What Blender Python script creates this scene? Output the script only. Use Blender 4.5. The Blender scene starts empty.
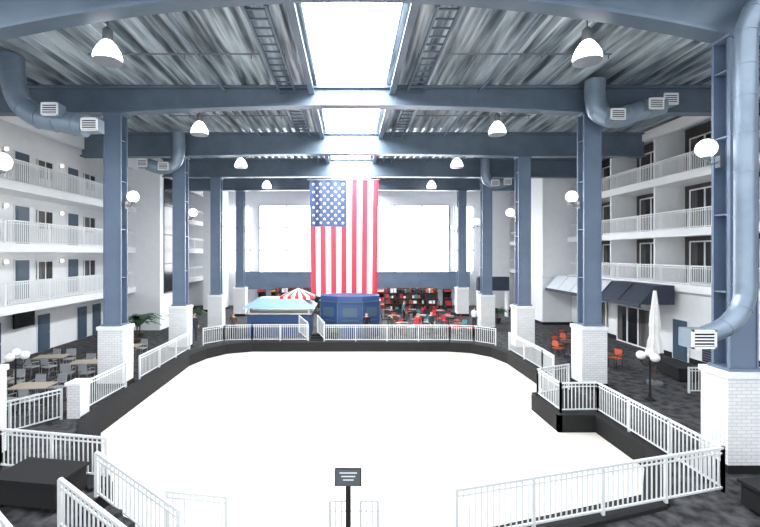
import bpy, bmesh, math, random
from mathutils import Vector, Matrix
random.seed(4)
S=bpy.context.scene
COL=S.collection

# ---------------------------------------------------------------- materials
def mat(name,c,rough=.6,metal=0,c2=None,scale=5,emit=0,ecol=None,bump=0,detail=3,stretch=None):
    m=bpy.data.materials.new(name); m.use_nodes=True
    nt=m.node_tree; b=nt.nodes['Principled BSDF']
    b.inputs['Base Color'].default_value=(*c,1)
    b.inputs['Roughness'].default_value=rough; b.inputs['Metallic'].default_value=metal
    if c2 or bump:
        tc=nt.nodes.new('ShaderNodeTexCoord'); n=nt.nodes.new('ShaderNodeTexNoise')
        n.inputs['Scale'].default_value=scale; n.inputs['Detail'].default_value=detail
        mp=nt.nodes.new('ShaderNodeMapping')
        if stretch: mp.inputs['Scale'].default_value=stretch
        nt.links.new(tc.outputs['Object'],mp.inputs[0]); nt.links.new(mp.outputs[0],n.inputs['Vector'])
        if c2:
            r=nt.nodes.new('ShaderNodeValToRGB')
            r.color_ramp.elements[0].position=.36; r.color_ramp.elements[1].position=.64
            r.color_ramp.elements[0].color=(*c,1); r.color_ramp.elements[1].color=(*c2,1)
            nt.links.new(n.outputs['Fac'],r.inputs[0]); nt.links.new(r.outputs[0],b.inputs['Base Color'])
        if bump:
            bp=nt.nodes.new('ShaderNodeBump'); bp.inputs['Strength'].default_value=bump
            nt.links.new(n.outputs['Fac'],bp.inputs['Height']); nt.links.new(bp.outputs[0],b.inputs['Normal'])
    if emit:
        b.inputs['Emission Color'].default_value=(*(ecol or c),1); b.inputs['Emission Strength'].default_value=emit
    return m
M={}
M['white']=mat('white_paint',(.90,.91,.92),.5,c2=(.86,.88,.90),scale=2)
M['rail']=mat('white_rail_metal',(.66,.68,.69),.4)
M['brail']=mat('white_balcony_metal',(.86,.88,.89),.4)
M['rink']=mat('synthetic_ice',(.79,.745,.66),.38,c2=(.775,.73,.64),scale=.6)
M['black']=mat('black_skirting',(.004,.004,.005),.8)
M['steel']=mat('blue_grey_steel',(.13,.18,.26),.4,.15,c2=(.155,.21,.295),scale=1.2)
M['beam']=mat('girder_steel',(.105,.145,.195),.38,.25,c2=(.135,.18,.235),scale=1.0)
M['deck']=mat('galvanised_deck_painted_sheen',(.12,.155,.19),.3,.45,c2=(.70,.78,.84),scale=1.0,stretch=(5,.3,1))  # pale stretched streaks paint the deck's bright sheen lines into its base colour
M['duct']=mat('galvanised_duct',(.20,.26,.33),.36,.4,c2=(.25,.315,.39),scale=1.5)
M['carpet']=mat('patterned_carpet',(.006,.006,.008),.95,c2=(.07,.07,.075),scale=3.2,detail=6)
M['sky']=mat('skylight_diffuser',(1,1,1),.5,emit=20,ecol=(.95,.98,1))
M['glaze']=mat('daylight_glazing',(1,1,1),.5,emit=6,ecol=(.97,.99,1))
M['mull']=mat('window_mullion',(.78,.82,.86),.5)
M['navy']=mat('navy_fascia',(.02,.03,.055),.6)
M['blue']=mat('kiosk_blue',(.02,.06,.17),.5)
M['pblue']=mat('pale_blue_roof',(.22,.36,.48),.5)
M['teal']=mat('teal_plastic',(.05,.30,.33),.5)
M['dblue']=mat('door_blue',(.05,.09,.14),.45)
M['dglass']=mat('dark_glass',(.010,.012,.015),.15)
M['curtain']=mat('curtain_cloth',(.16,.15,.14),.9,c2=(.05,.05,.05),scale=3,stretch=(1,8,.1))
M['globe']=mat('lit_globe',(1,1,1),.3,emit=3.5,ecol=(1,.98,.94))
M['sconce']=mat('lit_wall_light',(1,1,1),.3,emit=2,ecol=(1,.93,.8))
M['uglobe']=mat('opal_globe',(.85,.85,.85),.2)
M['lamp']=mat('lamp_acrylic',(1,1,1),.2,emit=5,ecol=(1,.97,.90))
M['chrome']=mat('chair_metal',(.5,.5,.52),.3,.8)
M['seat']=mat('chair_vinyl',(.35,.36,.38),.5)
M['tan']=mat('table_laminate',(.42,.36,.28),.4)
M['red']=mat('red_plastic',(.55,.03,.04),.4)
M['orange']=mat('orange_vinyl',(.60,.12,.05),.45)
M['yellow']=mat('yellow_plastic',(.6,.42,.08),.4)
M['green']=mat('green_plastic',(.03,.25,.12),.4)
M['leaf']=mat('leaf_green',(.012,.055,.02),.5,c2=(.03,.10,.035),scale=6)
M['soil']=mat('pot_dark',(.05,.04,.035),.6)
M['cloth']=mat('umbrella_cloth',(.8,.8,.78),.8)
M['canopy']=mat('canopy_cloth',(.62,.66,.70),.7)
M['fred']=mat('flag_red',(.66,.045,.08),.8); M['fwhite']=mat('flag_white',(.90,.85,.86),.8); M['fblue']=mat('flag_blue',(.05,.08,.18),.8)
M['skin']=mat('skin',(.55,.33,.24),.6); M['hair']=mat('hair',(.03,.02,.015),.7)
M['jean']=mat('trousers',(.03,.04,.07),.8); M['brown']=mat('brown_wood',(.08,.045,.03),.5)
M['taupe']=mat('taupe_wall',(.085,.07,.065),.7,c2=(.05,.045,.045),scale=1.5)
M['grey']=mat('grey_metal',(.16,.18,.20),.5,.3)
M['sign']=mat('sign_face',(.10,.11,.12),.4); M['cream']=mat('cream_panel',(.8,.74,.6),.5)
def brickmat():
    m=bpy.data.materials.new('painted_brick'); m.use_nodes=True; nt=m.node_tree; b=nt.nodes['Principled BSDF']
    tc=nt.nodes.new('ShaderNodeTexCoord'); sp=nt.nodes.new('ShaderNodeSeparateXYZ'); ad=nt.nodes.new('ShaderNodeMath'); cb=nt.nodes.new('ShaderNodeCombineXYZ')
    nt.links.new(tc.outputs['Object'],sp.inputs[0]); nt.links.new(sp.outputs[0],ad.inputs[0]); nt.links.new(sp.outputs[1],ad.inputs[1])
    nt.links.new(ad.outputs[0],cb.inputs[0]); nt.links.new(sp.outputs[2],cb.inputs[1])
    br=nt.nodes.new('ShaderNodeTexBrick'); br.inputs['Scale'].default_value=1; br.inputs['Brick Width'].default_value=.24; br.inputs['Row Height'].default_value=.09
    br.inputs['Mortar Size'].default_value=.007
    br.inputs['Color1'].default_value=(.84,.85,.86,1); br.inputs['Color2'].default_value=(.76,.77,.78,1); br.inputs['Mortar'].default_value=(.55,.56,.58,1)
    nt.links.new(cb.outputs[0],br.inputs['Vector']); nt.links.new(br.outputs[0],b.inputs['Base Color']); b.inputs['Roughness'].default_value=.6
    return m
M['brick']=brickmat()

# ---------------------------------------------------------------- mesh builder
class MB:
    def __init__(s): s.v=[];s.f=[];s.m=[];s.mats=[]
    def mi(s,k):
        if k not in s.mats: s.mats.append(k)
        return s.mats.index(k)
    def add(s,vs,fs,k):
        o=len(s.v); s.v+= [tuple(v) for v in vs]; i=s.mi(k)
        for f in fs: s.f.append([o+a for a in f]); s.m.append(i)
    def box(s,x0,x1,y0,y1,z0,z1,k):
        s.add([(x0,y0,z0),(x1,y0,z0),(x1,y1,z0),(x0,y1,z0),(x0,y0,z1),(x1,y0,z1),(x1,y1,z1),(x0,y1,z1)],
          [(0,3,2,1),(4,5,6,7),(0,1,5,4),(1,2,6,5),(2,3,7,6),(3,0,4,7)],k)
    def bar(s,a,b,w,h,k):
        a=Vector(a);b=Vector(b);d=(b-a)
        if d.length<1e-6:return
        d.normalize(); up=Vector((0,0,1))
        if abs(d.z)>.95: up=Vector((0,1,0))
        r=d.cross(up).normalized()*w/2; u=r.cross(d).normalized()*h/2
        vs=[a-r-u,a+r-u,a+r+u,a-r+u,b-r-u,b+r-u,b+r+u,b-r+u]
        s.add(vs,[(0,1,2,3),(4,7,6,5),(0,4,5,1),(1,5,6,2),(2,6,7,3),(3,7,4,0)],k)
    def tube(s,path,r,k,n=12,cap=True):
        P=[Vector(p) for p in path]; R=r if isinstance(r,(list,tuple)) else [r]*len(P)
        vs=[];fs=[]; ref=None
        for i,p in enumerate(P):
            d=(P[min(i+1,len(P)-1)]-P[max(i-1,0)]).normalized()
            if ref is None: ref=Vector((1,0,0)) if abs(d.x)<.8 else Vector((0,1,0))
            a=(ref-d*ref.dot(d)).normalized(); ref=a; b=d.cross(a)
            for j in range(n):
                t=2*math.pi*j/n; vs.append(p+(a*math.cos(t)+b*math.sin(t))*R[i])
        for i in range(len(P)-1):
            for j in range(n):
                k2=(j+1)%n; fs.append((i*n+j,i*n+k2,(i+1)*n+k2,(i+1)*n+j))
        if cap: fs.append(tuple(range(n))[::-1]); fs.append(tuple((len(P)-1)*n+j for j in range(n)))
        s.add(vs,fs,k)
    def rev(s,c,prof,k,n=16):
        s.tube([(c[0],c[1],c[2]+z) for r,z in prof],[r for r,z in prof],k,n)
    def sph(s,c,r,k,n=16,m=8,sz=1):
        s.rev(c,[(max(r*math.sin(math.pi*i/m),.002),-r*sz*math.cos(math.pi*i/m)) for i in range(m+1)],k,n)
    def make(s,name,loc=(0,0,0),rz=0,smooth=False,me=None):
        me=bpy.data.meshes.new(name); me.from_pydata(s.v,[],s.f)
        for k in s.mats: me.materials.append(M[k])
        me.polygons.foreach_set('material_index',s.m)
        if smooth:
            me.polygons.foreach_set('use_smooth',[True]*len(me.polygons))
        me.update()
        o=bpy.data.objects.new(name,me); o.location=loc; o.rotation_euler[2]=rz; COL.objects.link(o)
        if smooth:
            md=o.modifiers.new('es','EDGE_SPLIT'); md.split_angle=math.radians(40)
        return o
def inst(o,name,loc,rz=0):
    n=bpy.data.objects.new(name,o.data); n.location=loc; n.rotation_euler[2]=rz; COL.objects.link(n)
    for m in o.modifiers:
        k=n.modifiers.new(m.name,m.type); k.split_angle=m.split_angle
    return n
def smoothpath(P,n=6):
    P=[Vector(p) for p in P]; out=[]
    Q=[P[0]*2-P[1]]+P+[P[-1]*2-P[-2]]
    for i in range(1,len(Q)-2):
        a,b,c,d=Q[i-1:i+3]
        for j in range(n):
            t=j/n; out.append(.5*((2*b)+(c-a)*t+(2*a-5*b+4*c-d)*t*t+(3*b-a-3*c+d)*t**3))
    out.append(P[-1]); return out

# ---------------------------------------------------------------- camera
cam=bpy.data.cameras.new('camera'); co=bpy.data.objects.new('camera',cam); COL.objects.link(co)
co.location=(0,0,5.5); co.rotation_euler=(math.pi/2,0,0)
cam.sensor_width=36; cam.lens=36*430/760; cam.shift_x=30/760; cam.shift_y=-9.5/760; cam.clip_end=300
S.camera=co

XR=10.0; XL=-9.8; ROWS=[11.2,18,24.9,31.6,38.5]; DZ=12.5; YB=46; LW=-17.5; RW=19.0; LE=-15.5; RE=17.0
# ---------------------------------------------------------------- rink & floor
rink=[(-8.35,14.4),(-6.6,11.4),(-5.7,10.3),(-5.7,8.5),(-3.6,7.3),(-2.4,7.3),(-1.2,7.5),(2.2,8.35),(6.6,9.7),(8.25,12.0),(8.25,14.45),(7.0,14.45),(7.0,16.6),(8.4,17.0),
 (8.6,20),(8.6,23.5),(8.2,25.0),(7.3,26.0),(6.0,26.4),(-6.0,26.4),(-7.4,25.8),(-8.2,24.6),(-8.6,23)]
mb=MB(); mb.add([(x,y,-.5) for x,y in rink],[tuple(range(len(rink)))],'rink'); mb.make('ice_rink_floor')
bm=bmesh.new()
def loop(pts,z):
    vs=[bm.verts.new((x,y,z)) for x,y in pts]
    return [bm.edges.new((vs[i],vs[(i+1)%len(vs)])) for i in range(len(vs))]
e=loop([(LW,-2),(RW,-2),(RW,YB),(LW,YB)],0)+loop(rink,0)
bmesh.ops.triangle_fill(bm,use_beauty=True,edges=e)
for f in bm.faces:
    if f.normal.z<0: f.normal_flip()
me=bpy.data.meshes.new('floor'); bm.to_mesh(me); me.materials.append(M['carpet']); COL.objects.link(bpy.data.objects.new('floor',me))
mb=MB(); mb.box(LW-1,RW+1,-2,YB+1,-.9,-.6,'black'); mb.make('foundation_slab')
mb=MB(); n=len(rink); area_=sum(rink[i][0]*rink[(i+1)%n][1]-rink[(i+1)%n][0]*rink[i][1] for i in range(n))
for i in range(n):
    a=Vector(rink[i]);b=Vector(rink[(i+1)%n]); d=(b-a).normalized(); nn=Vector((-d.y,d.x)) if area_<0 else Vector((d.y,-d.x))
    if i in (2,3,4): continue
    w=.5 if i not in(0,n-1,n-2) else .62
    e0=e1=.1
    if i in(10,11,12): w=.14; e0=e1=.0
    q=[a-d*e0,b+d*e1,b+d*e1+nn*w,a-d*e0+nn*w]
    vs=[(p.x,p.y,-.52) for p in q]+[(p.x,p.y,.08+.002*(i%3)) for p in q]
    mb.add(vs,[(0,3,2,1),(4,5,6,7),(0,1,5,4),(1,2,6,5),(2,3,7,6),(3,0,4,7)],'black')
mb.make('rink_skirting')
mb=MB(); mb.box(7.15,8.9,14.6,16.9,0.005,.07,'black'); mb.make('rink_ledge')

# ---------------------------------------------------------------- railings
def railing(name,pts,h=1.0,sp=.13,t=.03,post=1.8,k='rail'):
    mb=MB(); P=[Vector(p) for p in pts]
    for a,b in zip(P[:-1],P[1:]):
        L=(b-a).length; z=Vector((0,0,1))
        mb.bar(a+z*h,b+z*h,.06,.05,k); mb.bar(a+z*.1,b+z*.1,.04,.04,k); mb.bar(a+z*(h-.12),b+z*(h-.12),.03,.03,k)
        n=max(1,round(L/sp)); m=max(1,round(L/post))
        for i in range(1,n):
            p=a.lerp(b,i/n); mb.bar(p+z*.1,p+z*(h-.0),t*.8,t*.8,k)
        for i in range(m+1):
            p=a.lerp(b,i/m); mb.bar(p,p+z*(h+.03),.06,.06,k)
    return mb.make(name)
g=.085
railing('railing',[(-9.15,15.0,g),(-9.1,17.45,g)])
railing('railing',[(-9.1,18.6,g),(-9.1,24.4,g)])
railing('railing',[(-8.7,25.5,g),(-7.8,26.6,g),(-6.1,26.8,g),(-2.6,26.8,g)])
railing('railing',[(-1.6,26.7,g),(6.2,26.7,g),(7.6,26.4,g),(8.6,25.4,g)])
railing('railing',[(8.95,24.2,g),(8.95,20,g),(8.85,18.7,g)])
railing('railing',[(8.75,17.2,g),(7.2,16.5,g),(7.2,14.7,g),(8.5,14.75,g),(8.5,9.8,g),(2.0,8.05,g)])
railing('railing',[(-11.2,12.0,0),(-9.6,14.3,0)])
railing('railing',[(-10.9,11.2,0),(-9.0,11.05,0),(-5.95,10.5,0)])
mb=MB(); mb.box(-9.45,-9.0,14.35,14.85,.0,1.1,'brick'); mb.box(-9.5,-8.95,14.3,14.9,1.1,1.2,'white'); mb.make('brick_pier')
mb=MB()
d=Vector((2.6,-1.45,0)).normalized()
A=Vector((-5.75,9.0,0))
for i in range(4):
    p=A+d*(.2+i*.42); q=p+d*.42
    mb.bar((p.x,p.y,-.27-i*.06),(q.x,q.y,-.27-i*.06),1.3,.5-i*.12,'carpet')
mb.make('stairs')
def stair_rail(a,b):
    mb=MB(); a=Vector(a);b=Vector(b);z=Vector((0,0,1))
    mb.bar(a+z*1.0,b+z*1.0,.07,.06,'rail'); mb.bar(a+z*.85,b+z*.85,.04,.04,'rail'); mb.bar(a+z*.12,b+z*.12,.04,.04,'rail')
    n=round((b-a).length/.14)
    for i in range(n+1):
        p=a.lerp(b,i/n); w=.07 if i in(0,n) else .028
        mb.bar(p+z*(0 if i in (0,n) else .12),p+z*1.0,w,w,'rail')
    mb.make('stair_railing')
stair_rail((-5.75,9.75,0),(-3.35,8.4,-.5)); stair_rail((-5.8,8.6,0),(-3.6,7.45,-.5)); stair_rail((-6.5,7.75,0),(-5.3,7.0,-.25))
railing('gate_railing',[(-3.85,9.05,-.5),(-2.55,8.85,-.5)],h=1.0)
railing('gate_railing',[(-2.6,8.7,-.5),(-2.4,7.7,-.5)],h=1.0)
mb=MB(); mb.box(-.75,.75,-.45,.45,.12,.62,'black'); mb.box(-.8,.8,-.5,.5,.62,.68,'black')
for x in(-.65,.65):
    for y in(-.35,.35): mb.box(x-.04,x+.04,y-.04,y+.04,0,.12,'black')
mb.make('storage_bench',(-6.9,9.6,0),-.15)
mb=MB(); mb.box(-.9,.9,-.4,.4,.1,.55,'black'); mb.box(-.95,.95,-.45,.45,.55,.62,'black'); mb.box(-.8,.8,-.3,.3,0,.1,'black')
b1=mb.make('storage_bench',(9.4,9.0,0),.1); inst(b1,'storage_bench',(14.6,19.2,0),1.4)
mb=MB(); mb.box(-.045,.045,-.014,.04,0,1.5,'black'); mb.rev((0,.01,0),[(.2,0),(.2,.03),(.05,.05)],'grey'); mb.box(-.21,.21,-.035,-.015,1.53,1.80,'sign'); mb.box(-.23,.23,-.015,.0,1.51,1.82,'black')
for i,z in enumerate((1.74,1.68,1.62)): mb.box(-.15+.03*i,.15-.03*i,-.039,-.036,z,z+.02,'mull')
mb.make('sign_post',(-.03,7.4,.0))
mb=MB()
for x in(-.43,-.12,.12,.43): mb.tube([(x,0,0),(x,0,1.0)],.024,'rail',8)
mb.tube([(-.43,0,1.0),(-.12,0,1.0)],.024,'rail',8); mb.tube([(.12,0,1.0),(.43,0,1.0)],.024,'rail',8)
for x in(-.33,-.22,.22,.33): mb.tube([(x,0,.15),(x,0,1.0)],.013,'rail',6)
for z in(.15,.82): mb.tube([(-.43,0,z),(.43,0,z)],.016,'rail',6)
mb.make('entry_gate',(.07,7.7,.085))

# ---------------------------------------------------------------- columns
def column(x,y,top):
    mb=MB()
    w=.36;dp=.27
    mb.box(-w,w,-dp,-dp+.07,2.55,top,'steel'); mb.box(-w,w,dp-.07,dp,2.55,top,'steel'); mb.box(-.05,.05,-dp+.07,dp-.07,2.55,top,'steel')
    mb.box(-w,-w+.04,-dp-.03,-dp,2.55,top,'steel'); mb.box(w-.04,w,-dp-.03,-dp,2.55,top,'steel')
    mb.box(-w-.05,w+.05,-dp-.05,dp+.05,top-.08,top,'steel'); mb.box(-w-.06,w+.06,-dp-.06,dp+.06,2.52,2.6,'steel')
    for z in(4.5,6.5,8.5,10.2): mb.box(-w+.02,w-.02,-dp+.07,dp-.07,z,z+.04,'steel')
    mb.make('steel_column',(x,y,0))
    mb=MB(); mb.box(-.52,.52,-.42,.42,0,2.4,'brick'); mb.box(-.56,.56,-.46,.46,2.38,2.52,'white'); mb.box(-.55,.55,-.45,.45,0,.2,'black')
    mb.make('column_pedestal',(x,y,0))
SOFF=[(11.1,12.2),(11.35,11.65),(11.1,11.25),(11.1,11.15),(11.15,11.2)]
for r,(ze,zc) in zip(ROWS,SOFF):
    column(XR,r,ze); column(XL,r,ze)
for r,(ze,zc) in zip(ROWS,SOFF):
    mb=MB(); N=48; xs=[LE+(RE-LE)*i/N for i in range(N+1)]
    def sf(x):
        t=min(abs(x)/9.6,1); return zc-(zc-ze)*t*t
    for i in range(N):
        a,b=xs[i],xs[i+1]; za,zb=sf(a),sf(b); y=r
        for (y0,y1,h0,h1) in ((y-.25,y+.25,0,.09),(y-.05,y+.05,.09,None)):
            ta=za+h1 if h1 else DZ-.1; tb=zb+h1 if h1 else DZ-.1
            if ta<=za+h0: continue
            vs=[(a,y0,za+h0),(b,y0,zb+h0),(b,y1,zb+h0),(a,y1,za+h0),(a,y0,ta),(b,y0,tb),(b,y1,tb),(a,y1,ta)]
            mb.add(vs,[(0,3,2,1),(4,5,6,7),(0,1,5,4),(2,3,7,6)],'beam')
    mb.box(LE,RE,r-.25,r+.25,DZ-.12,DZ-.02,'beam')
    mb.make('roof_girder')
for x in (-1.6,1.75):
    mb=MB(); mb.box(x-.12,x+.12,9.5,YB,DZ-.35,DZ-.3,'beam'); mb.box(x-.03,x+.03,9.5,YB,DZ-.3,DZ-.0,'beam'); mb.make('skylight_curb_beam')

# ---------------------------------------------------------------- roof deck
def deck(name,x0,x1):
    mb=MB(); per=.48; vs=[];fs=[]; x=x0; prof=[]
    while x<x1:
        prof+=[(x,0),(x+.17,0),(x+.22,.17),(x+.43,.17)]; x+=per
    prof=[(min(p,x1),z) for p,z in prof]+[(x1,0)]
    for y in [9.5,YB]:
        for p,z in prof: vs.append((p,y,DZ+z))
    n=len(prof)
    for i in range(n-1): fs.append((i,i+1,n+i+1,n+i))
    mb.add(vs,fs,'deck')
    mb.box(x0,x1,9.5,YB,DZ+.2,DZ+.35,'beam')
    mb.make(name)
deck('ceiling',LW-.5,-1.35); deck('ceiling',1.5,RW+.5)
mb=MB(); mb.box(-1.4,1.55,9.5,YB,DZ+.25,DZ+.3,'sky'); mb.make('window_1_skylight')
mb=MB()
y=10
while y<YB: mb.box(-1.35,1.5,y,y+.04,DZ+.19,DZ+.24,'white'); y+=3.4
mb.make('skylight_glazing_bars')
for y in (14.8,21.4,27.0,29.8,34.9,40.2):
    for a,b in((-9,-3.1),(3.3,9)):
        mb=MB(); mb.tube([(a,y,DZ-.12),(b,y,DZ-.12)],.03,'grey',8)
        x=a+1
        while x<b: mb.tube([(x,y,DZ-.12),(x,y,DZ-.28)],.02,'grey',6); x+=2.3
        mb.make('sprinkler_pipe')
for x in(-2.9,2.4):
    mb=MB()
    for dx in(0,.62): mb.box(x+dx-.03,x+dx+.03,11.6,YB-.5,DZ-.32,DZ-.2,'beam')
    y=11.8
    while y<YB-1: mb.box(x,x+.62,y,y+.05,DZ-.29,DZ-.24,'beam'); y+=.5
    y=12
    while y<YB-1:
        for dx in(0,.62): mb.tube([(x+dx,y,DZ-.2),(x+dx,y,DZ-.01)],.012,'beam',6)
        y+=3
    mb.make('cable_tray')
for x in(-5.2,5.4):
    mb=MB(); mb.tube([(x,11.8,DZ-.22),(x,YB-.5,DZ-.22)],.04,'duct',8); mb.make('conduit_pipe')

# ---------------------------------------------------------------- walls
def wallbox(name,*a,k='white'):
    mb=MB(); mb.box(*a,k); return mb.make(name)
wallbox('wall_left',LW-.3,LW,-2,YB,-.6,DZ+.3)
mb=MB(); mb.box(RW,RW+.3,-2,YB,-.6,3.6,'white'); mb.box(RW,RW+.3,-2,YB,3.6,DZ+.3,'taupe'); mb.make('wall_right')
mb=MB(); W0,W1,Z0,Z1=-9.7,10.6,3.45,10.7
mb.box(LW,W0,YB,YB+.3,0,DZ+.3,'white'); mb.box(W1,RW,YB,YB+.3,0,DZ+.3,'white'); mb.box(W0,W1,YB,YB+.3,0,Z0,'white'); mb.box(W0,W1,YB,YB+.3,Z1,DZ+.3,'white')
mb.make('wall_back')
mb=MB(); mb.box(W0,W1,YB+.12,YB+.16,Z0,Z1,'glaze')
for i in range(8):
    x=W0+(W1-W0)*i/7; mb.box(x-.07,x+.07,YB,YB+.1,Z0,Z1,'mull')
for z in(Z0,5.9,8.3,Z1): mb.box(W0,W1,YB,YB+.1,z-.06,z+.06,'mull')
mb.make('window_2')
for nm,xa,xb in(('window_3',-13,-10.6),('window_4',11.2,13.2)):
    mb=MB()
    mb.box(xa,xb,YB-.06,YB-.03,3.6,10.6,'glaze')
    for z in(3.6,5.9,8.3,10.6): mb.box(xa-.05,xb+.05,YB-.14,YB-.06,z-.08,z+.08,'mull')
    for x in(xa,(xa+xb)/2,xb): mb.box(x-.08,x+.08,YB-.14,YB-.06,3.6,10.6,'mull')
    mb.make(nm)
mb=MB(); mb.box(-11,12.5,YB-1.2,YB-1.0,1.9,3.6,'steel'); mb.box(-11,12.5,YB-1.25,YB-.6,3.55,3.65,'steel'); mb.box(-11,12.5,YB-1.25,YB-.6,1.85,1.93,'steel')
mb.make('fascia_valance')

# balconies
doorn=[0]; winn=[4]
def doormesh(k='dblue'):
    mb=MB(); mb.box(-.55,.55,0,.04,0,2.15,'white'); mb.box(-.47,.47,-.03,.0,0.02,2.07,k); mb.box(-.36,.36,-.045,-.03,1.15,1.9,k); mb.box(-.36,.36,-.045,-.03,.2,1.0,k)
    mb.sph((.38,-.07,1.02),.035,'chrome',8,4); return mb
def slidemesh():
    mb=MB(); mb.box(-1.5,1.5,-.02,.04,0,2.3,'dglass')
    for x in(-1.5,-.5,.5,1.5): mb.box(x-.04,x+.04,-.06,-.0,0,2.3,'white')
    mb.box(-1.5,1.5,-.06,0,2.24,2.32,'white'); mb.box(-1.5,1.5,-.06,0,0,.08,'white')
    mb.box(.56,1.4,-.03,-.021,.1,2.2,'curtain'); mb.box(-1.4,-1.0,-.03,-.021,.1,2.2,'curtain'); return mb
def winmesh():
    mb=MB(); mb.box(-.6,.6,-.02,.04,.95,2.0,'dglass')
    for x in(-.6,0,.6): mb.box(x-.03,x+.03,-.05,0,.95,2.0,'white')
    for z in(.95,2.0): mb.box(-.63,.63,-.05,0,z-.03,z+.03,'white')
    mb.box(-.55,.55,-.026,-.021,1.0,1.96,'curtain'); return mb
PR={}
def place(kind,loc,rz):
    if kind=='d': doorn[0]+=1; nm='door_%d'%doorn[0]
    else: winn[0]+=1; nm='window_%d'%winn[0]
    if kind not in PR:
        PR[kind]={'d':doormesh,'s':slidemesh,'w':winmesh}[kind]().make(nm,loc,rz); return PR[kind]
    return inst(PR[kind],nm,loc,rz)
LS=[3.1,5.95,8.8]; RS=[3.9,6.75,9.6]
for z in LS:
    mb=MB(); mb.box(LW,LE,8,YB,z-.28,z,'white'); mb.box(LE-.02,LE+.06,8,YB,z-.36,z+.05,'white'); mb.make('balcony_slab')
    railing('balcony_railing',[(LE-.08,8,z),(LE-.08,30.8,z)],sp=.13,post=3,h=1.1,t=.05,k='brail')
    railing('balcony_railing',[(LE-.08,34.7,z),(LE-.08,YB-.1,z)],sp=.16,post=3,h=1.1,t=.04,k='brail')
    y=14.5
    while y<45:
        if not 30<y<36:
            place('d',(LW+.05,y,z),math.pi/2)
            if not 29.8<y+1.7<36 and y+1.7<45: place('w',(LW+.05,y+1.7,z),math.pi/2)
        y+=4.2
    y=13.3
    while y<45:
        if not 30<y<35:
            mb=MB(); mb.sph((LW+.17,y,z+2.0),.10,'sconce',10,6); mb.box(LW+.01,LW+.07,y-.05,y+.05,z+1.85,z+2.1,'chrome'); mb.make('wall_sconce',smooth=True)
        y+=4.2
wallbox('trim_1',LE-.15,LE+.15,8,YB,11.55,12.45)
for z in RS:
    mb=MB(); mb.box(RE,RW,8,YB,z-.28,z,'white'); mb.box(RE-.06,RE+.02,8,YB,z-.34,z+.05,'white'); mb.make('balcony_slab')
    railing('balcony_railing',[(RE+.08,8,z),(RE+.08,33.3,z)],sp=.13,post=2,t=.035,k='brail')
    railing('balcony_railing',[(RE+.08,37.2,z),(RE+.08,YB-.1,z)],sp=.16,post=2,k='brail')
    y=14.2
    while y<45:
        if not 32.5<y<38: place('s',(RW-.06,y,z),-math.pi/2)
        y+=4.1
y=12.15
while y<45:
    if not 32.5<y<37.5:
        mb=MB(); mb.box(RE+.3,RW,y-.06,y+.06,3.9,DZ,'white'); mb.make('balcony_partition')
    y+=4.1
wallbox('trim_2',RE-.12,RE+.2,8,YB,12.0,12.48)
mb=MB(); mb.box(LW+.01,-13.7,31,34.5,0,DZ-.05,'white'); mb.box(-13.69,-13.64,31.6,33.6,2.6,11.2,'dglass')
for z in(2.6,4.75,6.9,9.05,11.15): mb.box(-13.64,-13.6,31.6,33.6,z,z+.08,'grey')
mb.make('elevator_tower')
mb=MB(); mb.box(15.0,RW-.01,33.5,37,0,DZ-.05,'white'); mb.box(14.95,RW-.01,33.45,37.05,3.6,3.75,'mull'); mb.box(14.95,RW-.01,33.45,37.05,0,.2,'black'); mb.make('stair_tower')
mb=MB(); mb.box(-14,-12.3,41,43.5,0,DZ-.05,'white'); mb.box(-14.05,-12.25,40.95,43.55,0,.2,'black'); mb.make('stair_tower')
mb=MB(); mb.box(13.4,15.2,41,43.5,0,DZ-.05,'white'); mb.box(13.35,15.25,40.95,43.55,0,.2,'black'); mb.make('stair_tower')
mb=MB(); mb.box(RE+.2,RE+.4,8,33.4,0,3.55,'white'); mb.make('wall_right_lower')
mb=MB(); mb.box(RE+.17,RE+.2,8,33.4,0,.25,'black'); mb.make('baseboard_right')
for y in(15.6,22.3): place('d',(RE+.12,y,0),-math.pi/2)
for y in(26.0,30.2): place('s',(RE+.12,y,0),-math.pi/2)
for y in(18.0,20.4):
    mb=MB(); mb.box(-.5,.5,-.05,0,0,.75,'navy'); mb.box(-.55,.55,-.06,.0,.75,.8,'white')
    for i in range(5): mb.box(-.44,.44,-.07,-.05,.1+i*.12,.13+i*.12,'grey')
    mb.make('air_vent_grille',(RE+.16,y,.3),-math.pi/2)
def awning(ya,yb,k,n):
    mb=MB(); xo=15.1; xi=16.9
    vs=[(xo,ya,2.85),(xo,yb,2.85),(xi,yb,2.85),(xi,ya,2.85),(xo+.9,ya,3.85),(xo+.9,yb,3.85),(xi,yb,3.85),(xi,ya,3.85)]
    mb.add(vs,[(0,3,2,1),(4,5,6,7),(0,1,5,4),(1,2,6,5),(2,3,7,6),(3,0,4,7)],k)
    for i in range(n+1):
        y=ya+(yb-ya)*i/n; mb.bar((xo-.02,y,2.85),(xo+.88,y,3.86),.05,.04,k)
    mb.bar((xo,ya,2.8),(xo,yb,2.8),.08,.2,'navy'); mb.make('entrance_awning')
awning(22.4,26.2,'navy',2); awning(26.3,33.2,'canopy',4)
mb=MB(); mb.box(11.2,13.9,37.5,38.2,2.3,3.5,'navy'); mb.box(11.2,11.3,37.6,38.1,0,2.3,'white'); mb.box(13.7,13.85,37.6,38.1,0,2.3,'white'); mb.make('shop_portal')
for y in(21,24.5,28,29.6): place('d',(LW+.05,y,0),math.pi/2)
place('s',(LW+.08,17.8,0),math.pi/2)
mb=MB(); mb.box(-.06,.06,-.7,.7,-.45,.45,'black'); mb.box(.06,.065,-.64,.64,-.39,.39,'dglass'); mb.box(-.24,-.06,-.1,.1,-.1,.1,'grey'); mb.make('television',(LW+.3,22.7,2.1))

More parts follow.
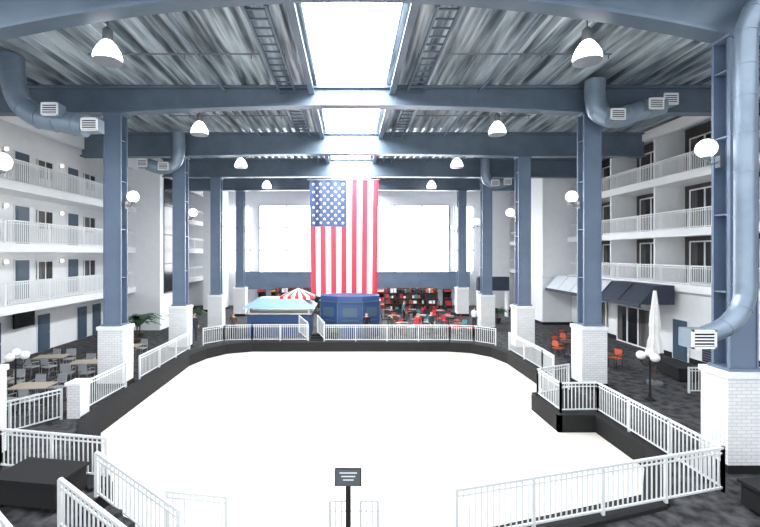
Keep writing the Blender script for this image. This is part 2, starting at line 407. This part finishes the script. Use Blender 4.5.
# ---------------------------------------------------------------- flag
def flag():
    mb=MB(); W=5.0;H=8.4; nx=13*3; nz=40
    def P(u,v,off=0):
        x=-2.94+W*u; z=10.85-H*v - .12*math.sin(u*3.1)*v + .15*u*v
        y=31.2+.13*math.sin(u*17+v*1.5)*(.3+v)+.06*math.sin(u*31)+off
        x+= .10*v*(.5-u)*2
        return (x,y,z)
    vs=[P(i/nx,j/nz) for j in range(nz+1) for i in range(nx+1)]
    for j in range(nz):
        for i in range(nx):
            st=i*13//nx; c='fred' if st%2==0 else 'fwhite'
            if st<7 and (j+.5)/nz<.40: c='fblue'
            a=j*(nx+1)+i
            mb.add([vs[a],vs[a+nx+1],vs[a+nx+2],vs[a+1]],[(0,1,2,3)],c)
    cw=7/13; ch=.40
    for r in range(11):
        for c in range(9):
            if (r+c)%2: continue
            u=cw*(c+1)/10; v=ch*(r+1)/12
            for off in(-.03,.03):
                pts=[]
                for k in range(10):
                    R=.13 if k%2==0 else .052; t=math.pi/2+k*math.pi/5
                    pts.append(P(u+R*math.cos(t)/W, v-R*math.sin(t)/H, off))
                ctr=P(u,v,off)
                mb.add([ctr]+pts,[(0,1+k,1+(k+1)%10) for k in range(10)],'fwhite')
    mb.tube([(-3.1,31.2,10.9),(2.2,31.2,10.9)],.05,'chrome',8)
    for x in(-2.9,-.4,2.0): mb.tube([(x,31.2,10.9),(x,31.4,11.1)],.015,'chrome',6)
    return mb.make('american_flag',smooth=True)
flag()

# ---------------------------------------------------------------- pendant lamps
mb=MB()
mb.tube([(0,0,.5),(0,0,1.0)],.02,'grey',8); mb.rev((0,0,.12),[(.10,0),(.14,.05),(.14,.34),(.06,.42)],'grey')
mb.rev((0,0,-.46),[(.34,0),(.39,.04),(.40,.12),(.36,.27),(.29,.40),(.21,.52),(.13,.60)],'lamp',20)
mb.rev((0,0,-.48),[(.40,0),(.40,.03)],'chrome',20)
lp=None
for y in(12.6,20.3,28,36.7):
    for x in(-7.1,6.95):
        loc=(x,y,11.6)
        if lp is None: lp=mb.make('pendant_lamp',loc,smooth=True)
        else: inst(lp,'pendant_lamp',loc)
def sconce(x,y,z,s):
    mb=MB(); mb.tube([(-s*.30,0,-.35),(-s*.12,0,-.42),(0,0,-.22)],.025,'grey',8); mb.sph((0,0,0),.24,'globe',18,10); mb.rev((0,0,-.27),[(.09,0),(.1,.06)],'grey')
    mb.box(-s*.36,-s*.29,-.08,.08,-.5,-.2,'grey')
    mb.make('globe_sconce',(x,y,z),smooth=True)
for i,r in enumerate(ROWS):
    sconce(XL+.72,r,7.9,1); sconce(XR-.72,r,7.9 if i else 8.25,-1)

# ---------------------------------------------------------------- ducts
def duct(name,path,r,grilles):
    mb=MB(); P=smoothpath(path,6); mb.tube(P,r,'duct',18)
    L=0
    for i in range(1,len(P)-1):
        L+=(P[i]-P[i-1]).length
        if L>.55:
            d=(P[i+1]-P[i-1]).normalized(); mb.tube([P[i]-d*.02,P[i]+d*.02],r*1.05,'duct',18); L=0
    for (gx,gy,gz) in grilles:
        mb.box(gx-.28,gx+.28,gy-.2,gy+.2,gz-.22,gz+.22,'duct')
        mb.box(gx-.24,gx+.24,gy-.22,gy-.2,gz-.18,gz+.18,'black')
        for i in range(5): mb.box(gx-.24,gx+.24,gy-.25,gy-.21,gz-.16+i*.075,gz-.13+i*.075,'white')
        mb.box(gx-.28,gx-.24,gy-.25,gy-.2,gz-.22,gz+.22,'white'); mb.box(gx+.24,gx+.28,gy-.25,gy-.2,gz-.22,gz+.22,'white')
        mb.box(gx-.28,gx+.28,gy-.25,gy-.2,gz-.22,gz-.18,'white'); mb.box(gx-.28,gx+.28,gy-.25,gy-.2,gz+.18,gz+.22,'white')
    mb.make(name,smooth=True)
duct('air_duct',[(10.9,10.5,11.95),(10.15,10.5,11.8),(9.7,10.45,11.2),(9.6,10.45,10.4),(9.6,10.45,8),(9.6,10.45,5.0),(9.5,10.4,4.3),(9.1,10.35,3.8),(8.5,10.3,3.55)],.22,[(8.3,10.3,3.5)])
duct('air_duct',[(9.75,17.1,12.4),(9.75,17.1,11.7),(9.9,17.05,11.1),(10.5,17.0,10.85),(11.3,16.9,11.1),(12.2,16.8,11.35)],.38,[(10.25,16.65,10.85),(12.3,16.7,11.45),(11.6,16.5,11.2)])
duct('air_duct',[(-11.8,15,12.4),(-11.75,15,11.6),(-11.5,15,10.8),(-10.9,15,10.3),(-10.2,15,10.15),(-9.2,15,9.95)],.38,[(-10.05,14.6,10.35),(-8.85,14.8,9.9)])
duct('air_duct',[(-9.6,24.1,12.3),(-9.6,24.1,11.3),(-9.8,24.1,10.6),(-10.5,24.1,10.3),(-11.3,24.0,10.5)],.34,[(-11.4,23.8,10.5),(-10.2,23.7,10.3)])
duct('air_duct',[(9.7,30.8,12.3),(9.7,30.8,11.2),(9.9,30.8,10.7),(10.5,30.7,10.5),(11.0,30.7,10.6)],.34,[(11.1,30.5,10.6),(10.2,30.4,10.5)])

# ---------------------------------------------------------------- furniture
def chairmesh(k,frame='chrome'):
    mb=MB()
    for x in(-.2,.2):
        mb.tube([(x,-.2,0),(x,-.19,.45)],.013,frame,6); mb.tube([(x,.22,0),(x,.19,.45),(x,.24,.88)],.013,frame,6)
        mb.tube([(x,-.19,.45),(x*1.15,-.15,.66),(x*1.15,.2,.68)],.012,frame,6)
    mb.box(-.22,.22,-.22,.21,.43,.475,k)
    mb.box(-.2,.2,.215,.24,.56,.86,k)
    mb.tube([(-.2,.24,.88),(.2,.24,.88)],.013,frame,6)
    return mb
def tablemesh(k,w=.9,d=.9,round_=False):
    mb=MB()
    if round_: mb.rev((0,0,0),[(w/2,.71),(w/2,.74)],k,24)
    else: mb.box(-w/2,w/2,-d/2,d/2,.71,.745,k); mb.box(-w/2+.02,w/2-.02,-d/2+.02,d/2-.02,.68,.71,'grey')
    mb.tube([(0,0,.03),(0,0,.7)],.035,'grey',10)
    mb.bar((-.3,0,.02),(.3,0,.02),.06,.04,'grey'); mb.bar((0,-.3,.02),(0,.3,.02),.06,.04,'grey')
    return mb
protos={}
def put(kind,name,fn,loc,rz=0):
    if kind in protos: return inst(protos[kind],name,loc,rz)
    protos[kind]=fn().make(name,loc,rz); return protos[kind]
for (x,y,a) in [(-11.5,15.6,.1),(-13.6,16.3,-.2),(-11.6,19.0,.1),(-13.9,20.0,.2),(-11.6,22.4,0)]:
    put('t1','dining_table',lambda:tablemesh('tan',1.3,.8),(x,y,0),a)
    for dx,dy,r in((-.4,-.7,math.pi),(.4,-.7,math.pi),(-.4,.7,0),(.4,.7,0)):
        put('c1','dining_chair',lambda:chairmesh('seat'),(x+dx,y+dy,0),r+random.uniform(-.3,.3))
for (x,y) in [(11.9,23.4),(13.4,25.6),(12.2,20.6)]:
    put('t2','cafe_table',lambda:tablemesh('brown',.9,.9,True),(x,y,0))
    for a in range(4 if y>21 else 2):
        t=a*math.pi/2+.4; put('c2','cafe_chair',lambda:chairmesh('orange','black'),(x+.75*math.cos(t),y+.75*math.sin(t),0),t-math.pi/2)
ks=['red','brown','teal','red','black','red','black','grey']
for i,(x,y) in enumerate([(3.6,29.8),(5.6,30.2),(7.6,29.6),(3.4,33.2),(5.6,33.6),(7.6,33.2),(3.2,36.6),(5.4,37.0),(7.6,36.4),(-4,36),(-6.4,35),(-2,38.6),(8.4,41.6),(3.4,41.8)]):
    put('t3','bistro_table',lambda:tablemesh('brown',.9,.9,True),(x,y,0))
    for a in range(4):
        kk=ks[(i+a*3)%8]; t=a*math.pi/2+i*.5
        put('c_'+kk,'bistro_chair',lambda:chairmesh(kk,'black'),(x+.72*math.cos(t),y+.72*math.sin(t),0),t-math.pi/2)
def arcade(k,k2):
    mb=MB()
    prof=[(-.4,0),(.4,0),(.4,1.9),(-.3,1.9),(-.35,1.65),(-.05,1.5),(.0,1.1),(-.4,.95)]
    n=len(prof); vs=[(-.38,y,z) for y,z in prof]+[(.38,y,z) for y,z in prof]
    fs=[tuple(range(n)),tuple(range(2*n-1,n-1,-1))]+[(i,n+i,n+(i+1)%n,(i+1)%n) for i in range(n)]
    mb.add(vs,fs,k); mb.add([(-.3,-.06,1.46),(.3,-.06,1.46),(.3,-.02,1.12),(-.3,-.02,1.12)],[(0,3,2,1)],'dglass')
    mb.box(-.36,.36,-.37,-.31,1.68,1.87,k2); mb.box(-.3,.3,-.42,-.4,.3,.8,k2)
    mb.sph((-.12,-.25,1.05),.03,k2,8,4); mb.tube([(.1,-.25,.98),(.1,-.25,1.08)],.01,'black',6); return mb
cs=[('brown','red'),('navy','yellow'),('black','red'),('red','cream'),('navy','teal'),('brown','green')]
for i in range(15):
    a=cs[i%6]; x=-9+i*1.35
    put('ar%d'%(i%6),'arcade_machine',lambda:arcade(*a),(x,43.8,0))
mb=MB()
for lvl in range(4):
    mb.box(-2.4,2.4,-.2,.2,.4+lvl*.5,.43+lvl*.5,'brown')
    x=-2.3
    while x<2.3:
        w=random.uniform(.1,.3); h=random.uniform(.15,.4)
        if x+w<2.36: mb.box(x,x+w,-.15,.12,.43+lvl*.5,.43+lvl*.5+h,random.choice(['red','black','brown','uglobe','teal','brown','navy','orange','black','black','navy']))
        x+=w+.06
mb.box(-2.4,2.4,.2,.23,.1,2.35,'brown'); mb.box(-2.4,2.4,-.2,.2,0,.4,'navy')
for x in(-2.4,2.4,0): mb.box(x-.03,x+.03,-.2,.2,0,2.35,'brown')
sr=mb.make('souvenir_rack',(5.6,39.8,0)); inst(sr,'souvenir_rack',(-4.5,40.2,0))

mb=MB(); R=2.15
pts=[(R*math.cos(math.pi/8+i*math.pi/4),1.4*math.sin(math.pi/8+i*math.pi/4)) for i in range(8)]
def prism(p,z0,z1,k):
    n=len(p); mb.add([(x,y,z0) for x,y in p]+[(x,y,z1) for x,y in p],[tuple(range(n))[::-1],tuple(range(n,2*n))]+[(i,(i+1)%n,n+(i+1)%n,n+i) for i in range(n)],k)
prism(pts,0,2.3,'blue'); prism([(x*1.06,y*1.06) for x,y in pts],2.3,2.36,'dblue'); prism([(x*1.0,y*1.0) for x,y in pts],2.36,2.7,'blue')
for i in range(8):
    a=Vector((*pts[i],0)); b=Vector((*pts[(i+1)%8],0))
    mb.bar((a.x*1.01,a.y*1.01,0),(a.x*1.01,a.y*1.01,2.3),.06,.06,'dblue')
    m=(a+b)/2; d=(b-a)*.36; mm=m*1.02
    mb.bar(mm-d+Vector((0,0,1.1)),mm+d+Vector((0,0,1.1)),.06,.04,'dblue')
    if i in(4,5,6): mb.bar(mm-d*.8+Vector((0,0,1.65)),mm+d*.8+Vector((0,0,1.65)),.04,.6,'dblue')
mb.make('ticket_kiosk',(0.0,29.5,0))
mb=MB(); mb.box(-2.1,2.1,-1.2,1.2,0,1.5,'blue')
vs=[(-2.4,-1.5,1.9),(2.4,-1.5,1.9),(2.4,1.5,1.9),(-2.4,1.5,1.9),(-1.5,-.7,2.5),(1.5,-.7,2.5),(1.5,.7,2.5),(-1.5,.7,2.5)]
mb.add(vs,[(0,3,2,1),(4,5,6,7),(0,1,5,4),(1,2,6,5),(2,3,7,6),(3,0,4,7)],'pblue')
for x in(-2,2):
    for y in(-1.1,1.1): mb.box(x-.06,x+.06,y-.06,y+.06,1.5,2.0,'white')
mb.box(-2.2,2.2,-1.3,1.3,1.5,1.56,'cream')
# striped peaked lantern on the roof
ap=Vector((1.15,0,3.15)); cr=[Vector((0,-.75,2.62)),Vector((2.3,-.75,2.62)),Vector((2.3,.75,2.62)),Vector((0,.75,2.62))]
for k in range(4):
    a,b=cr[k],cr[(k+1)%4]; ns=9
    for i in range(ns):
        p=a.lerp(b,i/ns);q=a.lerp(b,(i+1)/ns)
        dz=Vector((0,0,.2)); mb.add([p,q,ap],[(0,1,2)],'red' if i%2==0 else 'cloth'); mb.add([p-dz,q-dz,q,p],[(0,1,2,3)],'red' if i%2==0 else 'cloth')
mb.make('snack_kiosk',(-4.75,29.8,0))
stair=MB()
for i in range(3): stair.box(-2.5,-1.7,26.97+i*.3,27.27+i*.3,0,.12+i*.12,'black')
stair.make('entry_steps')
railing('railing',[(-2.65,26.9,.1),(-3.3,27.9,.4)],h=1.1); railing('railing',[(-1.6,26.9,.1),(-2.1,27.8,.4)],h=1.1)

def palm(loc,h,seed):
    random.seed(seed); mb=MB(); mb.rev((0,0,0),[(.2,0),(.3,.45),(.32,.5),(.27,.5)],'soil'); mb.tube([(0,0,.45),(.03,0,h*.45)],.04,'brown',8)
    for i in range(30):
        a=random.uniform(0,6.28); L=h*random.uniform(.3,.5); zb=h*random.uniform(.35,.5); up=random.uniform(.6,1.2)
        n=6; pts=[]
        for j in range(n+1):
            t=j/n; r=L*t; z=zb+L*(up*t-.9*t*t*up); w=.10*math.sin(math.pi*min(t+.1,1))+.01
            c=Vector((r*math.cos(a),r*math.sin(a),z)); s=Vector((-math.sin(a),math.cos(a),0))*w
            pts+= [c-s,c+s+Vector((0,0,.02))]
        mb.add(pts,[(2*j,2*j+1,2*j+3,2*j+2) for j in range(n)],'leaf')
    mb.make('potted_palm',loc)
palm((-12.6,25.4,0),3.2,1); palm((-11.5,29.6,0),2.5,2); palm((-11.6,32.2,0),2.2,5); palm((-2.0,33,0),2.3,3); palm((11.6,33.9,0),2.1,6); palm((-13.4,27.4,0),2.8,8); palm((-1.0,27.6,0),1.3,9)

mb=MB(); mb.rev((0,0,0),[(.18,0),(.18,.05),(.06,.12),(.035,.3),(.03,1.5),(.05,1.56)],'black')
for i in range(3):
    t=i*2.094+.5; x,y=.28*math.cos(t),.28*math.sin(t)
    mb.tube(smoothpath([(0,0,1.35),(x*.6,y*.6,1.28),(x,y,1.42),(x,y,1.5)],4),.018,'black',8); mb.sph((x,y,1.66),.17,'uglobe',16,8); mb.rev((x,y,1.48),[(.07,0),(.08,.05)],'black',12)
mb.sph((0,0,1.78),.17,'uglobe',16,8)
g1=mb.make('globe_lamp_post',(11.3,16.2,0),smooth=True); inst(g1,'globe_lamp_post',(-12.6,16.2,0))
mb=MB(); mb.rev((0,0,0),[(.3,0),(.3,.1),(.04,.12)],'grey'); mb.tube([(0,0,.1),(0,0,4.0)],.025,'brown',8)
vs=[];n=24;prof=[(.26,1.35),(.22,1.8),(.15,2.1),(.18,2.5),(.12,3.2),(.05,3.95)]
for r,z in prof:
    for j in range(n):
        rr=r*(1+(.22 if j%3==0 else -.12)); vs.append((rr*math.cos(j*2*math.pi/n),rr*math.sin(j*2*math.pi/n),z))
mb.add(vs,[(i*n+j,i*n+(j+1)%n,(i+1)*n+(j+1)%n,(i+1)*n+j) for i in range(len(prof)-1) for j in range(n)],'cloth')
mb.make('patio_umbrella',(12.9,18.2,0))
railing('railing',[(13.4,17.0,0),(16.8,17.0,0)],h=1.0)

# ---------------------------------------------------------------- people
def person(loc,rz,shirt,trous,seated=False,hair='hair',s=1.0):
    V=[];E=[];R=[]
    def v(p,r): V.append(p);R.append(r);return len(V)-1
    def chain(st,pts):
        last=st
        for p,r in pts:
            i=v(p,r);E.append((last,i));last=i
        return last
    hz=.95
    pel=v((0,0,hz),.14)
    chest=chain(pel,[((0,0,hz+.18),.125),((0,-.01,hz+.36),.15),((0,0,hz+.50),.10)])
    chain(chest,[((0,-.01,hz+.58),.052),((0,-.02,hz+.66),.075),((0,-.02,hz+.76),.088),((0,-.01,hz+.82),.06)])
    for sx in(-1,1):
        chain(pel,[((sx*.10,0,hz-.08),.085),((sx*.12,-.02,.5),.06),((sx*.13,.02,.28),.052),((sx*.13,.02,.07),.035),((sx*.14,-.13,.035),.032)])
        w=chain(chest,[((sx*.18,0,hz+.47),.06),((sx*.24,.02,hz+.22),.042),((sx*.24,-.10,hz+.02),.03),((sx*.24,-.14,hz-.05),.03)])
        b=Vector(V[w]); dirv=Vector((0,-.05,-.08))
        for k in range(4):
            chain(w,[(tuple(b+Vector((0,.018*(k-1.5),0))+dirv*(.95+.1*(k in(1,2)))),.008)])
        chain(w,[(tuple(b+Vector((-sx*.05,-.02,-.03))),.009)])
    me=bpy.data.meshes.new('person'); me.from_pydata(V,E,[]); o=bpy.data.objects.new('person',me); COL.objects.link(o)
    sk=o.modifiers.new('skin','SKIN')
    for i,d in enumerate(me.skin_vertices[0].data): d.radius=(R[i],R[i]*(.8 if i<4 else 1)); d.use_root=(i==0)
    sb=o.modifiers.new('sub','SUBSURF'); sb.levels=1; sb.render_levels=1
    dg=bpy.context.evaluated_depsgraph_get(); dg.update(); me2=bpy.data.meshes.new_from_object(o.evaluated_get(dg))
    o.modifiers.clear(); o.data=me2
    me2.materials.clear()
    for k in(shirt,trous,'skin',hair,'black'): me2.materials.append(M[k])
    for p in me2.polygons:
        c=p.center; p.use_smooth=True
        if c.z>hz+.74 or (c.z>hz+.64 and c.y>.01): k=3
        elif c.z>hz+.53: k=2
        elif abs(c.x)>.19 and c.z<hz+.06: k=2
        elif c.z<.09: k=4
        elif c.z<hz+.02 : k=1
        else: k=0
        p.material_index=k
    bm=bmesh.new(); bm.from_mesh(me2)
    def blob(M4,r,mi):
        res=bmesh.ops.create_icosphere(bm,subdivisions=1,radius=r,matrix=M4)
        for f in {f for q in res['verts'] for f in q.link_faces}: f.material_index=mi
    for p,r in(((0,-.105,hz+.695),.016),((-.085,-.01,hz+.70),.02),((.085,-.01,hz+.70),.02)): blob(Matrix.Translation(p),r,2)
    for x in(-.03,.03): blob(Matrix.Translation((x,-.098,hz+.725)),.011,4)
    blob(Matrix.Translation((0,-.09,hz+.655))@Matrix.Diagonal((1,.4,.3,1)),.02,2)
    bm.to_mesh(me2); bm.free()
    o.location=loc; o.rotation_euler[2]=rz; o.scale=(s,s,s)
person((1.05,27.5,0),.3,'black','jean'); person((4.4,27.9,0),-.4,'red','jean',s=.97); person((5.3,28.1,0),.8,'navy','black'); person((9.0,31.2,0),2.2,'uglobe','jean',s=.95)
person((-9.9,27.3,0),.6,'navy','jean'); person((4.4,35.0,0),1.2,'teal','black'); person((2.7,27.8,0),1.7,'brown','jean',s=.95); person((-7.6,28.0,0),.2,'brown','black',s=.95)

# ---------------------------------------------------------------- light
w=bpy.data.worlds.new('world'); S.world=w; w.use_nodes=True
bg=w.node_tree.nodes['Background']; bg.inputs[0].default_value=(.91,.955,1,1); bg.inputs[1].default_value=2.1
def area(name,loc,rot,sx,sy,p,c=(1,1,1)):
    l=bpy.data.lights.new(name,'AREA'); l.shape='RECTANGLE'; l.size=sx; l.size_y=sy; l.energy=p; l.color=c
    o=bpy.data.objects.new(name,l); o.location=loc; o.rotation_euler=rot; COL.objects.link(o)
area('skylight_daylight',(0.08,28,DZ+.15),(0,0,0),2.6,34,4600,(.97,.99,1))
S.view_settings.view_transform='Standard'; S.view_settings.look='None'; S.view_settings.exposure=0.1
